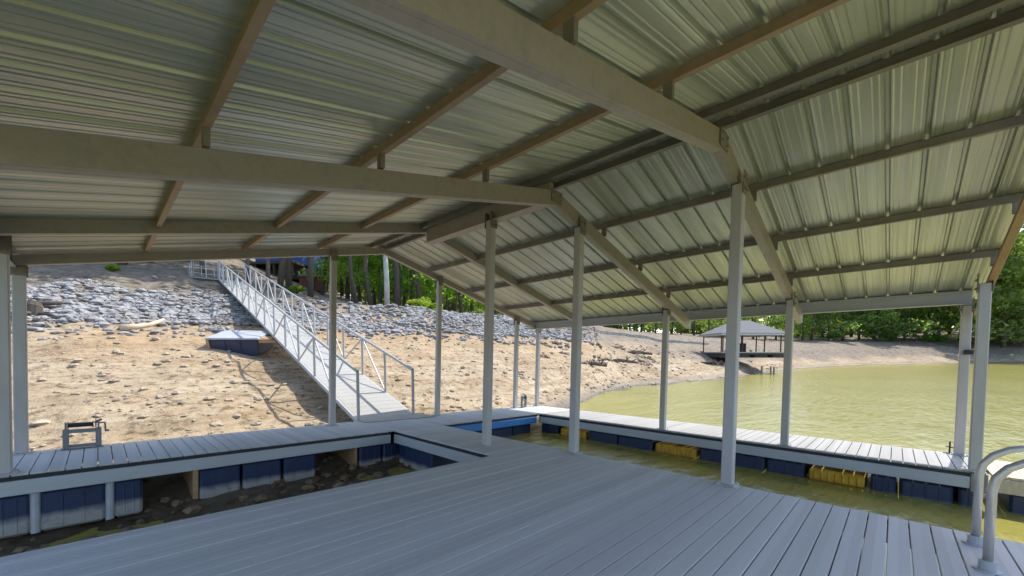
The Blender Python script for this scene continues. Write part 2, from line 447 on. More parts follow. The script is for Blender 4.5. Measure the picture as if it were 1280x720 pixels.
def rafter(y, zb, zt, side, sag=0.):
    """C section: web, flanges turned away from the camera, lip"""
    x1 = XR+side*(XE-XR-.02)
    p0, p1 = (XR+side*.003, y, S(XR)-sag), (x1, y, S(x1))
    mb = MB()
    mb.beam(p0, p1, .045, zb, zt)
    if y == Y0: return (mb.beam((p0[0],y+.04,p0[2]), (p1[0],y+.04,p1[2]), .04, zb-.002, zb+.02), mb.build('rafter', M['rustbeam'], cp, loc))[1]
    mb.beam((p0[0],y+.055,p0[2]), (p1[0],y+.055,p1[2]), .075, zb-.002, zb+.02)
    mb.beam((p0[0],y+.055,p0[2]), (p1[0],y+.055,p1[2]), .075, zt-.02, zt+.002)
    return mb.build('rafter', M['beam'], cp, loc)
RAF = {Y0:(-.40,-.17),Y1:(-.405,-.17),Y2:(-.415,-.175),Y3:(-.085,.112),Y4:(-.155,.0)}
for y,(zb,zt) in RAF.items():
    for side in (-1,1): rafter(y, zb, zt, side, .07 if y == Y4 else 0)
for y in (Y1,Y2):                                                           # bolted plates joining the rafters at the ridge
    mb = MB(); mb.box(XR-.14, XR+.14, y-.042, y-.028, HR-.385, HR-.19)
    for dx in (-.09,.09):
        for dz in (-.33,-.24): mb.tube([(XR+dx,y-.042,HR+dz),(XR+dx,y-.06,HR+dz)], .015, 6)
    mb.build('ridge_plate', M['purlin'], cp, loc)
def purlin(x, m, w=.038, h=.094, y0=YF+.02, y1=YR-.02):
    s = S(x); mb = MB()
    mb.box(x-w/2, x+w/2, y0, y1, s-.004, s+h)
    
    sg = 1 if x > XR else -1
    mb.box(x-w/2-.010, x+w/2+.010, y0+.001, y1-.001, s-.010, s+.004)     # flange
    return mb.build('purlin', m, cp, loc)
for t in (.25,.5,.75):
    for side in (-1,1): purlin(XR+side*(XE-XR)*t, M['purlin'] if side > 0 else M['rustlitpurlin'])  # greyer right and warmer left colours carry the shade and the bank bounce
for side in (-1,1): purlin(XR+side*.17, M['ridge'], .055, .085)
for side in (-1,1):                                                        # eave beams
    x = XR+side*(XE-XR+.03); s = S(x); mb = MB()
    ya = -1.0 if side > 0 else YF+.03
    mb.box(x-.025, x+.025, ya, YR-.03, s-.17, s+.098)
    u0, u1 = sorted((x-side*.085, x-side*.026))
    mb.box(u0, u1, ya, YR-.03, s-.172, s-.150); mb.box(u0, u1, ya, YR-.03, s+.055, s+.075)
    mb.build('eave_beam', M['fascia'], cp, loc)
mb = MB()                                                                   # deep ridge girder over the slip
mb.box(XR-.045, XR+.045, Y2+.08, Y3-.06, HR-.33, HR-.02); mb.box(XR-.10, XR+.10, Y2+.08, Y3-.06, HR-.352, HR-.33)
mb.build('ridge_girder', M['beam'], cp, loc)
for y in (Y0,Y1,Y2):                                                        # cleats that carry the purlins over the rafters
    for t in (.25,.5,.75):
        for side in (-1,1):
            x = XR+side*(XE-XR)*t; s = S(x); mb = MB()
            mb.box(x-.023, x+.023, y-.045, y+.045, s-.16, s-.011)
            mb.build('purlin_cleat', M['purlin'], cp, loc)
def post(x, y, ztop, w=.142, zbase=0, capdir=None):
    mb = MB(); mb.cbox(x-w/2, x+w/2, y-w/2, y+w/2, zbase+.012, ztop, .012)
    o = mb.build('post', M['post'], cp, loc)
    b = MB(); b.cbox(x-w*.85, x+w*.85, y-w*.85, y+w*.85, zbase+.002, zbase+.016, .003)
    for sx in (-1,1):
        for sy in (-1,1): b.tube([(x+sx*w*.68,y+sy*w*.68,zbase+.014),(x+sx*w*.68,y+sy*w*.68,zbase+.035)], .014, 6)
    b.build('base_plate', M['post'], o, loc)
    for sy in (-1,1):
        c = MB(); c.box(x-w*.62, x+w*.62, y+sy*(w/2+.003)-.008*(sy<0), y+sy*(w/2+.003)+.008*(sy>0), ztop-.14, ztop+.16)
        for sx in (-1,1):
            for dz in (-.08,.06): c.tube([(x+sx*.05,y+sy*w*.5,ztop+dz),(x+sx*.05,y+sy*(w*.5+.035),ztop+dz)], .016, 6)
        c.build('cap_bracket', M['purlin'], o, loc)
    return o
def rb(x, y): return S(x)+RAF[y][0]
post(XR-.06, 5.66, HR-.352)
post(6.0, Y2, rb(6.0,Y2)); post(6.0, Y1-.02, rb(6.0,Y1))
post(10.03, Y2+.08, rb(10.03,Y2), .135); post(10.03, Y1, rb(10.03,Y1), .135); post(9.99, -1.0, rb(9.99,Y0))
far = post(11.72, -.96, S(11.5)-.17)
for x in (3.96, 7.06, 10.45): post(x, Y4, rb(x,Y4)-.05, .13)
post(11.66, Y4, S(11.5)-.17, .13)
post(-.84, Y4+.1, S(-.84)-.17, .142); post(-.86, 8.42, S(-.86)-.10, .142)
mb = MB(); mb.cbox(11.60-.035, 11.655, -1.045-.02, -.96+.02, 1.97, 2.06, .008)
mb.build('outlet_box', M['dark'], cp, loc)

# ------------------------------------------------------------------ ladder with two arched rails on the front edge
loc = (5.36,-.9,0)
ld = thing('dock_ladder', loc, 'grey tubular swim ladder with two arched handrails at the right corner', 'ladder')
for x in (5.70, 5.02):
    pts = [(x,-.60,.02),(x,-.60,.66)]
    for k in range(1,9):
        a = math.pi*k/9; pts.append((x, -.60-.34*(1-math.cos(a)), .66+.30*math.sin(a)))
    pts += [(x,-1.28-.02,.66),(x,-1.36,.2),(x,-1.40,-.9)]
    mb = MB(); mb.tube(pts, .031, 14)
    h = mb.build('handrail', M['steel'], ld, loc, smooth=True)
    mb = MB(); mb.tube([(x,-.60,.001),(x,-.60,.012)], .082, 16); mb.tube([(x,-.60,.012),(x,-.60,.085)], .052, 16); mb.tube([(x+.05,-.62,.05),(x+.085,-.63,.05)], .014, 6)
    mb.build('foot_flange', M['fascia'], h, loc)
for z in (-.12,-.42,-.72):
    mb = MB(); mb.tube([(5.03,-1.385,z),(5.69,-1.385,z)], .024, 8); mb.build('rung', M['steel'], ld, loc)

# ------------------------------------------------------------------ boat-lift winches on the rear walkway
def winch(loc, label, rz=0, s=1.):
    w = thing('hand_winch', loc, label, 'winch', 'hand winches on the dock', True, rz)
    f = MB(); W, T = .19*s, .29*s
    for sx in (-1,1): f.cbox(sx*W-.036, sx*W+.036, -.036, .036, .012, T+.05, .004)
    f.cbox(-W+.028, W-.028, -.028, .028, .03, .075, .004); f.cbox(-W+.028, W-.028, -.028, .028, T-.02, T+.04, .004)
    f.cbox(-W-.06, W+.06, -.07, .07, .0, .012, .003)
    f.build('frame', M['winch'], w)
    g = MB()
    for sx in (-1,1): g.cbox(sx*W-.012, sx*W+.012, -.05, .05, T+.05, T+.16, .004)
    g.build('side_plate', M['winch'], w)
    d = MB(); d.tube([(-W+.02,0,T+.115),(W-.06,0,T+.115)], .038, 12)
    for x in (-W+.025, W-.065): d.tube([(x-.006,0,T+.115),(x+.006,0,T+.115)], .06, 14)
    d.build('drum', M['dark'], w)
    r = MB(); r.tube([(W-.04,0,T+.13),(W-.022,0,T+.13)], .062, 14); r.tube([(W-.05,.02,T+.13),(W+.04,.03,T+.19)], .02, 8); r.build('ratchet', M['winch'], w)
    c = MB(); c.tube([(W,0,T+.13),(W+.075,0,T+.13),(W+.08,0,T+.12),(W+.085,-.01,T-.01)], .013, 8); c.tube([(W+.075,-.01,T-.012),(W+.13,-.01,T-.012)], .018, 8)
    c.build('crank', M['winch'], w)
    return w
winch((-.18,9.95,0), 'grey hand winch on a square frame, beside the left corner posts')
winch((10.9,9.85,0), 'small dark hand winch at the far outer corner, between the two thin end posts', R(20), .9)
cl = thing('mooring_cleat', (11.80,-.84,0), 'slim dark mooring cleat standing on the lit walkway beside the right corner posts', 'cleat')
mb = MB(); mb.tube([(0,0,0),(0,0,.24)], .013, 8); mb.tube([(-.0,-.07,.12),(0,.055,.135)], .011, 8); mb.build('horn', M['dark'], cl)
mb = MB(); mb.cbox(-.06,.06,-.09,.09,0,.014,.003); mb.build('foot_plate', M['dark'], cl)

# put the dock things on the leaning dock
for o in DOCK:
    o.matrix_world = MD @ (Matrix.Translation(o.location) @ Matrix.Rotation(o.rotation_euler.z, 4, 'Z'))

# ------------------------------------------------------------------ terrain
WZ = -.97
# photo columns: waterline depth, toe of the riprap (depth, z), top of the riprap (depth, z), slope behind
COLS = [(-150, 4.4, (15.5,3.0), (19.6,5.4), .30),
        (0,    4.85, (16.4,3.0), (20.8,5.4), .30),
        (100,  5.15, (17.4,3.0), (21.8,5.35), .30),
        (280,  6.1, (21,2.95), (26,5.2), .30),
        (400,  7.4, (24.6,3.0), (29.5,5.3), .17),
        (500,  8.6, (28,3.0), (32.5,5.15), .08),
        (600, 10.0, (31.7,3.0), (37,5.0), .05),
        (660, 13.5, (33.5,2.9), (41,5.0), .07),
        (728, 19.7, (37,2.7), (47,4.8), .06),
        (760, 26.0, (41,2.5), (52,4.6), .06),
        (800, 30.0, (46,2.4), (58,4.3), .05),
        (860, 33.6, (53,2.2), (66,4.0), .05),
        (920, 39.5, (62,2.2), (76,3.6), .05),
        (1000,62, (78,2.0), (90,3.3), .06),
        (1100,82, (94,2.2), (107,4.2), .07),
        (1280,92, (102,2.4), (114,4.3), .12),
        (1500,110,(122,2.4),(136,4.3), .12)]
KN = []
for px,w,rb_,rt_,sl in COLS:
    a = math.degrees(math.atan((px-640)/498.4)); c = 1/math.cos(math.radians(a))
    KN.append((a, w*c, rb_[0]*c, rb_[1], rt_[0]*c, rt_[1], sl))
KN = [(-180,170,200,2.4,215,4.3,.1),(-120,120,150,2.4,165,4.5,.12),(-95,40,55,2.6,62,5,.2),(-75,13,30,3.0,38,6.2,.28)] + KN + [(75,170,185,2.4,200,4.3,.1),(180,170,200,2.4,215,4.3,.1)]
KN.sort()
def knots(a):
    for i in range(len(KN)-1):
        if KN[i][0] <= a <= KN[i+1][0]:
            t = (a-KN[i][0])/(KN[i+1][0]-KN[i][0]); 
            return [KN[i][j]*(1-t)+KN[i+1][j]*t for j in range(1,7)]
    return KN[0][1:]
def fbm(x, y, s, o=4):
    v, a = 0, 1
    for _ in range(o):
        v += a*noise.noise(Vector((x*s,y*s,4.2))); s *= 2.1; a *= .5
    return v
def ground_z(x, y, full=False):
    r = math.hypot(x,y); a = math.degrees(math.atan2(x*RW.x+y*RW.y, x*HW.x+y*HW.y))
    w, rb1, zb, rt1, zt, sl = knots(a)
    wob = 1+.03*fbm(x,y,.11,3)
    q = r*wob
    if q < w:
        t = q/w
        z = -2.6 + (t/.55)*1.15 if t < .55 else -1.45+(t-.55)/.45*(WZ+1.45)
        zone = 0
    elif q < rb1:
        t = (q-w)/(rb1-w); z = WZ+(zb-WZ)*(t**1.3); zone = t
    elif q < rt1:
        t = (q-rb1)/(rt1-rb1); z = zb+(zt-zb)*t; zone = 1+t
    else:
        dd = q-rt1; z = zt+sl*min(dd,70)+.04*max(0,dd-70); zone = 2+dd*.1
    rough = .10*fbm(x,y,.35)+.035*fbm(x,y,1.7,3)
    if zone > 2: rough *= 2.2
    if zone > .8 and zone < 2.2: rough += .08*fbm(x,y,1.1,3)
    if q < w: rough *= .6
    if 0 < zone <= 1: rough += .075*math.sin(z*7+fbm(x,y,.3,2)*3)*min(1,zone*4)      # old water lines: low terraces
    z += rough
    return (z, zone, a) if full else z
def build_ground():
    az = []
    a = -180.
    while a < 180:
        az.append(a); a += .45 if -64 < a < 62 else 3.
    rs = [1.5]
    while rs[-1] < 700: rs.append(rs[-1]*1.022+.02)
    V, F, C = [(0,0,-2.7)], [], [(0,0,0,1)]
    n = len(az)
    for r in rs:
        for a in az:
            p = HW*math.cos(R(a))*r + RW*math.sin(R(a))*r
            z, zone, _ = ground_z(p.x, p.y, True)
            V.append((p.x,p.y,z))
            rip = max(0,min(1,(zone-.96)*12))*max(0,min(1,(2.12-zone)*8))
            if a > 8: rip *= max(0,1-(a-8)/6)
            lit = max(0,min(1,(zone-1.95)*4))
            if a < -18:
                lw = max(0,min(1,(zone-1.45+.55*fbm(p.x,p.y,.25,3))*3))*max(0,min(1,(-18-a)/8)); lit = max(lit,lw); rip *= 1-.7*lw  # left crest: leaf debris, with tree shade also put into this colour
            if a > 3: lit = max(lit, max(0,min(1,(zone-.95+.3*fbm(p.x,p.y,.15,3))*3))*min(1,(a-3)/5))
            if a > 8: lit = max(lit, max(0,min(1,(zone-.42+.3*fbm(p.x,p.y,.15,3))*4))*max(0,min(1,(a-12)/14)))  # tree shade on the far bank put into the ground colour
            wet = max(0,min(1,1-(z-WZ)/.45))
            band = max(0,min(1,(zone-.55)*3.2))*max(0,min(1,(20-a)/10))*max(0,min(1,.75+1.2*fbm(p.x,p.y,.22,3)))
            rip *= max(0,min(1,.8+1.3*fbm(p.x,p.y,.3,3)))
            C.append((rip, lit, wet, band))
    for k in range(n): F.append((0, 1+k, 1+(k+1)%n))
    for j in range(len(rs)-1):
        for k in range(n):
            a0 = 1+j*n+k; a1 = 1+j*n+(k+1)%n
            F.append((a0, a0+n, a1+n, a1))
    me = bpy.data.meshes.new('ground'); me.from_pydata(V, [], F); me.update()
    if me.polygons[len(me.polygons)//2].normal.z < 0: me.flip_normals()
    ca = me.color_attributes.new('zone','FLOAT_COLOR','POINT')
    ca.data.foreach_set('color', [c for q in C for c in q])
    me.polygons.foreach_set('use_smooth', [True]*len(me.polygons))
    m = bpy.data.materials.new('bank_soil'); m.use_nodes = True
    nt = m.node_tree; nt.nodes.clear(); L = nt.links.new
    out = N(nt,'ShaderNodeOutputMaterial'); b = N(nt,'ShaderNodeBsdfPrincipled'); b.inputs['Roughness'].default_value=.9; b.inputs['Specular IOR Level'].default_value=.2; L(b.outputs[0], out.inputs[0])
    at = N(nt,'ShaderNodeAttribute', attribute_name='zone'); sp = N(nt,'ShaderNodeSeparateColor'); L(at.outputs['Color'], sp.inputs[0])
    tc = N(nt,'ShaderNodeTexCoord')
    def nz(s, det=8., rg=.65):
        n_ = N(nt,'ShaderNodeTexNoise', Scale=s, Detail=det, Roughness=rg); L(tc.outputs['Object'], n_.inputs['Vector']); return n_.outputs[0]
    def ramp(src, stops):
        r_ = N(nt,'ShaderNodeValToRGB'); e = r_.color_ramp.elements
        e[0].position, e[0].color = stops[0][0], (*stops[0][1],1); e[1].position, e[1].color = stops[-1][0], (*stops[-1][1],1)
        for p_, c_ in stops[1:-1]:
            x_ = e.new(p_); x_.color = (*c_,1)
        L(src, r_.inputs[0]); return r_.outputs[0]
    def mix(fac, a_, b_, bt='MIX'):
        x_ = N(nt,'ShaderNodeMix', data_type='RGBA', blend_type=bt)
        if isinstance(fac,(int,float)): x_.inputs[0].default_value=fac
        else: L(fac, x_.inputs[0])
        L(a_, x_.inputs[6])
        if isinstance(b_,tuple): x_.inputs[7].default_value=(*b_,1)
        else: L(b_, x_.inputs[7])
        return x_.outputs[2]
    sand = ramp(nz(.35), [(.3,(.25,.18,.105)),(.45,(.34,.265,.175)),(.6,(.39,.32,.225)),(.75,(.31,.225,.135))])
    speck = ramp(nz(3.2,6.,.75), [(.36,(.38,.34,.30)),(.5,(1,1,1)),(.7,(1.12,1.1,1.06))])
    sand = mix(1., sand, speck, 'MULTIPLY')
    mpw = N(nt,'ShaderNodeMapping'); mpw.inputs['Scale'].default_value=(.12,.12,6.); L(tc.outputs['Object'], mpw.inputs[0])      # old water lines, level bands of silt
    nw = N(nt,'ShaderNodeTexNoise', Scale=1., Detail=5., Roughness=.6); L(mpw.outputs[0], nw.inputs['Vector'])
    sand = mix(1., sand, ramp(nw.outputs[0], [(.35,(.80,.76,.72)),(.5,(1,1,1)),(.62,(1.1,1.1,1.1))]), 'MULTIPLY')
    rock = ramp(nz(2.4,6.,.7), [(.3,(.10,.10,.11)),(.5,(.30,.30,.32)),(.7,(.42,.42,.44))])
    litter_shade = ramp(nz(1.4,8.,.75), [(.3,(.06,.05,.04)),(.45,(.16,.13,.10)),(.6,(.25,.21,.165)),(.75,(.16,.18,.07))])
    bn = N(nt,'ShaderNodeMath', operation='MULTIPLY'); L(at.outputs['Alpha'], bn.inputs[0]); bn.inputs[1].default_value=.45
    sand = mix(bn.outputs[0], sand, (.34,.22,.115))
    c = mix(sp.outputs[0], sand, rock); c = mix(sp.outputs[1], c, litter_shade)
    wn = N(nt,'ShaderNodeMath', operation='MULTIPLY'); L(sp.outputs[2], wn.inputs[0]); wn.inputs[1].default_value=.8
    c = mix(wn.outputs[0], c, (.045,.033,.022))
    rw_ = N(nt,'ShaderNodeMapRange'); rw_.inputs[1].default_value=.35; rw_.inputs[2].default_value=.9; rw_.inputs[3].default_value=.9; rw_.inputs[4].default_value=.22; L(sp.outputs[2], rw_.inputs[0]); L(rw_.outputs[0], b.inputs['Roughness'])
    L(c, b.inputs['Base Color'])
    bp = N(nt,'ShaderNodeBump', Strength=.9, Distance=.10); L(nz(4.5,6.,.7), bp.inputs['Height'])
    L(bp.outputs[0], b.inputs['Normal'])
    me.materials.append(m)
    o = bpy.data.objects.new('ground', me); COL.objects.link(o); o['kind'] = 'structure'
    return o
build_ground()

# ------------------------------------------------------------------ lake
def build_water():
    mb = MB(); s = 900
    mb.add([(-s,-s,WZ),(s,-s,WZ),(s,s,WZ),(-s,s,WZ)], [(0,1,2,3)])
    m = bpy.data.materials.new('muddy_water'); m.use_nodes = True
    nt = m.node_tree; nt.nodes.clear(); L = nt.links.new
    out = N(nt,'ShaderNodeOutputMaterial'); b = N(nt,'ShaderNodeBsdfPrincipled'); L(b.outputs[0], out.inputs[0])
    b.inputs['Roughness'].default_value=.16; b.inputs['IOR'].default_value=1.33
    tc = N(nt,'ShaderNodeTexCoord')
    n0 = N(nt,'ShaderNodeTexNoise', Scale=.12, Detail=5.); L(tc.outputs['Object'], n0.inputs['Vector'])
    r_ = N(nt,'ShaderNodeValToRGB'); e = r_.color_ramp.elements; e[0].position=.3; e[0].color=(.235,.215,.048,1); e[1].position=.7; e[1].color=(.285,.26,.065,1); L(n0.outputs[0], r_.inputs[0])
    L(r_.outputs[0], b.inputs['Base Color'])
    mp = N(nt,'ShaderNodeMapping'); mp.inputs['Rotation'].default_value=(0,0,R(-46)); mp.inputs['Scale'].default_value=(1.,2.6,1.); L(tc.outputs['Object'], mp.inputs[0])
    n1 = N(nt,'ShaderNodeTexNoise', Scale=1.5, Detail=5., Roughness=.6, Distortion=.4); L(mp.outputs[0], n1.inputs['Vector'])
    n2 = N(nt,'ShaderNodeTexNoise', Scale=.35, Detail=3.); L(mp.outputs[0], n2.inputs['Vector'])
    ad = N(nt,'ShaderNodeMath', operation='MULTIPLY_ADD'); ad.inputs[1].default_value=2.2; L(n2.outputs[0], ad.inputs[0]); L(n1.outputs[0], ad.inputs[2])
    bp = N(nt,'ShaderNodeBump', Strength=.5, Distance=.10); L(ad.outputs[0], bp.inputs['Height']); L(bp.outputs[0], b.inputs['Normal'])
    o = mb.build('lake_water', m); o['kind'] = 'structure'
build_water()

# ------------------------------------------------------------------ stones
def stone(mb, x, y, z, s, r):
    ph = [r.uniform(0,6.28) for _ in range(3)]
    sx, sy, sz = s*r.uniform(.7,1.3), s*r.uniform(.7,1.3), s*r.uniform(.45,.85)
    ca, sa = math.cos(ph[0]), math.sin(ph[0])
    vs = []
    for (zz,rr,n,o) in ((-.5,.75,5,0.),(.25,.95,5,.6),(.8,.5,4,.2)):
        for k in range(n):
            a = 6.283*k/n+o
            j = r.uniform(.78,1.2)
            px, py = math.cos(a)*rr*j*sx, math.sin(a)*rr*j*sy
            vs.append((x+px*ca-py*sa, y+px*sa+py*ca, z+zz*sz*r.uniform(.8,1.2)))
    fs = [(k,(k+1)%5,5+(k+1)%5,5+k) for k in range(5)] + [(5,6,10,),(6,7,11,10),(7,8,12,11),(8,9,13,12),(9,5,10,13),(10,11,12,13)]
    mb.add(vs, fs)
r = random.Random(3)
mb = MB()
for _ in range(21000):
    a = r.uniform(-58, 12); w, rb1, zb, rt1, zt, sl = knots(a)
    t = r.uniform(-.06,1.06) if r.random() < .86 else r.choice((-1,1))*abs(r.gauss(0,.22))+(.0 if r.random()<.5 else 1.); rr = rb1+(rt1-rb1)*t
    if a > 2 and r.random() < (a-2)/12: continue
    p = HW*math.cos(R(a))*rr + RW*math.sin(R(a))*rr
    if r.random() < .7 and fbm(p.x,p.y,.3,3) < -.28: continue
    if a < -22 and r.random() < min(.85,(t-.4+.5*fbm(p.x,p.y,.25,3))*1.6): continue
    s = r.choice((.04,.06,.08,.10,.12,.15,.24))*r.uniform(.8,1.25)
    stone(mb, p.x, p.y, ground_z(p.x,p.y)+s*.15, s, r)
tag(mb.build('riprap_rocks', M['rock']), 'grey broken riprap stones banked above the bare shore', 'rocks', kind='stuff')
mb = MB()
for _ in range(2600):
    a = r.uniform(-60, 34); w, rb1, zb, rt1, zt, sl = knots(a)
    t = r.random()**1.2; rr = w+(rb1-w)*t
    p = HW*math.cos(R(a))*rr + RW*math.sin(R(a))*rr
    if -1.1 < p.x < 12 and p.y < 10.2: continue
    if r.random() < .45 and fbm(p.x,p.y,.25,3) < .05: continue
    s = r.choice((.025,.03,.04,.05,.07,.10))*r.uniform(.8,1.3)*(1+rr/60)
    stone(mb, p.x, p.y, ground_z(p.x,p.y)+s*.1, s, r)
tag(mb.build('bank_stones', M['pebble']), 'scattered tan and brown stones on the bare clay bank', 'stones', kind='stuff')
mb = MB()
for _ in range(18):
    a0 = r.uniform(3.5, 19); t0 = r.uniform(.5,.92); w, rb1, zb, rt1, zt, sl = knots(a0)
    for k in range(r.randint(6,16)):
        a = a0+r.gauss(0,.5); t = t0-(a-a0)*.03+r.gauss(0,.012)
        w, rb1, zb, rt1, zt, sl = knots(a); rr = w+(rb1-w)*t
        p = HW*math.cos(R(a))*rr + RW*math.sin(R(a))*rr
        s = r.uniform(.07,.26)
        stone(mb, p.x, p.y, ground_z(p.x,p.y)+s*.1, s, r)
tag(mb.build('clay_rubble', mat('brown_rubble',(.20,.145,.105),.9,0,.4,1.5,bump=.4,bscale=8)), 'dark brown rubble lying in ledges across the middle bank', 'rubble', kind='stuff')
# mud clods and twigs under the rear walkway
mb = MB()
for _ in range(420):
    x, y = r.uniform(-2,7), r.uniform(6.2,10)
    p = MD @ Vector((x,y,0)); g = ground_z(p.x,p.y)
    s = r.choice((.03,.05,.07,.10))*r.uniform(.7,1.3)
    stone(mb, p.x, p.y, g+s*.2, s, r)
tag(mb.build('shore_rubble', mat('wet_rubble',(.16,.11,.07),.6,0,.4,2.5)), 'wet brown rubble on the mud below the rear walkway', 'rubble', kind='stuff')

# ------------------------------------------------------------------ gangway to the bank
GA = Vector((4.75,10.19,-.215)); GD = Vector((.064,.962,.267)).normalized(); GL = 26.6
GS = Vector((1,-.066,0)).normalized(); GW = 1.56
gw = thing('gangway', GA, 'long white aluminium gangway climbing from the rear walkway up the bare bank', 'gangway', dock=False)
def gp(t, u, z=0): return GA + GD*t + GS*u + Vector((0,0,z))
mb = MB()
n = int(GL/.30)
for k in range(n):
    a, b = GL*k/n+.004, GL*(k+1)/n-.004
    vs = [gp(a,.02),gp(a,GW-.02),gp(b,GW-.02),gp(b,.02)]
    mb.add([*(v+Vector((0,0,.0)) for v in vs), *(v-Vector((0,0,.04)) for v in vs)], [(0,1,2,3),(7,6,5,4),(0,4,5,1),(1,5,6,2),(2,6,7,3),(3,7,4,0)])
mb.build('deck', M['white'], gw, GA)
mb = MB()
for u in (-.02, GW+.02):
    mb.tube([gp(0,u,-.06), gp(GL,u,-.06)], .065, 6)
for k in range(10): mb.tube([gp(GL*(k+.5)/10,.0,-.10), gp(GL*(k+.5)/10,GW,-.10)], .045, 6)
mb.build('side_girder', M['alu'], gw, GA)
NP = 14
for u in (-.02, GW+.02):
    mb = MB()
    mb.tube([gp(0,u,1.30), gp(GL,u,1.30)], .045, 8)
    for k in range(1,NP):
        a, b = GL*k/NP, GL*(k+1)/NP
        mb.tube([gp(a,u,.0), gp(b,u,1.29)] if k % 2 else [gp(a,u,1.29), gp(b,u,0)], .030, 6)
    rl = mb.build('railing', M['alu'], gw, GA)
    for k in range(NP+1):
        t = min(GL*k/NP, GL-.02)+.01
        m_ = MB(); m_.tube([gp(t,u,-.05), gp(t,u,1.30)], .042, 8); m_.build('rail_post', M['alu'], rl, GA)
mb = MB(); vs = [gp(-.5,-.05,-.0),gp(-.5,GW+.5,0),gp(.05,GW+.2,.012),gp(.05,-.02,.012)]
for i in (0,1): vs[i].z = GA.z+.016-.036*(vs[i].x-GA.x)
mb.add([*vs, *(v-Vector((0,0,.012)) for v in vs)], [(0,1,2,3),(7,6,5,4),(0,4,5,1),(1,5,6,2),(2,6,7,3),(3,7,4,0)])
mb.build('transition_plate', M['white'], gw, GA)
# landing at the head of the gangway
E0 = gp(GL,0); lz = E0.z
pl = thing('gangway_landing', (E0.x-.4,E0.y+1.2,lz), 'raised pale landing with thin railings at the top of the gangway', 'landing', dock=False)
PX0, PX1, PY0, PY1 = E0.x-1.5, E0.x+GW+.1, E0.y+.03, E0.y+2.4
po = tuple(pl.location)
mb = MB()
for k in range(14):
    x0 = PX0+(PX1-PX0)*k/14; mb.cbox(x0+.006, x0+(PX1-PX0)/14-.006, PY0, PY1, lz-.06, lz, .006)
mb.build('deck', M['white'], pl, po)
mb = MB(); 
for y in (PY0+.08, PY1-.08): mb.cbox(PX0, PX1, y-.05, y+.05, lz-.26, lz-.063, .006)
mb.build('bearer', M['darkwood'], pl, po)
for x in (PX0+.1, PX1-.1):
    for y in (PY0+.1, PY1-.1):
        g = ground_z(x,y)-.3; mb = MB(); mb.cbox(x-.07,x+.07,y-.07,y+.07,g,lz-.27,.006); mb.build('leg', M['post'], pl, po)
mb = MB()
for (a,b) in (((PX0,PY0),(E0.x-.1,PY0)),((PX0,PY0),(PX0,PY1)),((PX0,PY1),(PX1,PY1))):
    for h in (1.2,.65): mb.tube([(a[0],a[1],lz+h),(b[0],b[1],lz+h)], .028, 6)
    L_ = math.hypot(b[0]-a[0],b[1]-a[1]); n = max(1,round(L_/.75))
    for k in range(n+1):
        t = k/n; mb.tube([(a[0]+(b[0]-a[0])*t,a[1]+(b[1]-a[1])*t,lz),(a[0]+(b[0]-a[0])*t,a[1]+(b[1]-a[1])*t,lz+1.2)], .026, 6)
mb.build('railing', M['alu'], pl, po)

# ------------------------------------------------------------------ stranded float box under the gangway
p = plan(300, 17.6); bz = ground_z(p.x,p.y)
bx = thing('float_section', (p.x,p.y,bz+.05), 'stranded dock float with pale grey top and tan wooden end beside the gangway', 'dock section', dock=False, rz=R(-38))
bx.rotation_euler = (R(15),0,R(-38))
mb = MB(); mb.cbox(-1.0,1.05,-.55,1.0,.50,.58,.01); mb.build('top', M['concrete'], bx)
mb = MB(); mb.cbox(-.88,1.0,-.5,.95,-.2,.49,.03); 
for q in (-.3,.3): mb.cbox(q-.02,q+.02,-.525,-.49,-.1,.46,.01)
mb.build('float', mat('navy_float',(.022,.032,.075),.5,0,.3,4), bx)
mb = MB()
for k in range(7): mb.cbox(-1.0,-.89,-.55+.22*k+.005,-.55+.22*(k+1)-.005,-.15,.498,.006)
mb.build('end_board', M['wood'], bx)
mb = MB(); mb.cbox(1.06,1.75,-.52,-.40,.36,.48,.01); mb.cbox(1.06,1.7,-.1,.05,.36,.46,.01); mb.cbox(1.0,1.55,-.5,.1,.481,.52,.006); mb.build('timber', M['wood'], bx)

# ------------------------------------------------------------------ driftwood, stump, seawall
def log(name, pts, r0, r1, m, label, cat):
    P = []
    for (px,d,h) in pts:
        q = plan(px,d); P.append((q.x,q.y,ground_z(q.x,q.y)+h))
    c = P[0]
    t = thing(name, c, label, cat, dock=False)
    mb = MB(); mb.tube(P, r0, 8, r1=r1); mb.build('trunk', m, t, c, smooth=True)
    return t, P, c
t,P,c = log('fallen_log', [(152,17.0,.12),(172,17.4,.18),(190,18.0,.25),(207,18.8,.45)], .16, .07, M['drift'], 'pale bleached log lying at the foot of the riprap on the left', 'log')
mb = MB(); a = Vector(P[1]); mb.tube([a, a+Vector((-.3,.2,.5))], .05, 6, r1=.02); mb.build('branch', M['drift'], t, c)
t,P,c = log('fallen_log', [(34,17.6,.25),(60,17.8,.3),(84,18.2,.35)], .14, .08, M['bark'], 'dark log lying on the riprap just right of the left corner post', 'log')
q = plan(44,17.0); g = ground_z(q.x,q.y)
t = thing('tree_stump', (q.x,q.y,g), 'brown root stump below the dark log at the far left of the bank', 'stump', dock=False)
mb = MB(); mb.tube([(0,0,-.1),(0.05,0,.45),(.1,.05,.6)], .34, 9, r1=.22); mb.build('stem', M['bark'], t)
mb = MB()
for k in range(6):
    a = k*1.05+.3; mb.tube([(.2*math.cos(a),.2*math.sin(a),.12),(.7*math.cos(a),.7*math.sin(a),.1),(1.05*math.cos(a),1.05*math.sin(a),-.05)], .09, 6, r1=.03)
mb.build('root', M['bark'], t)
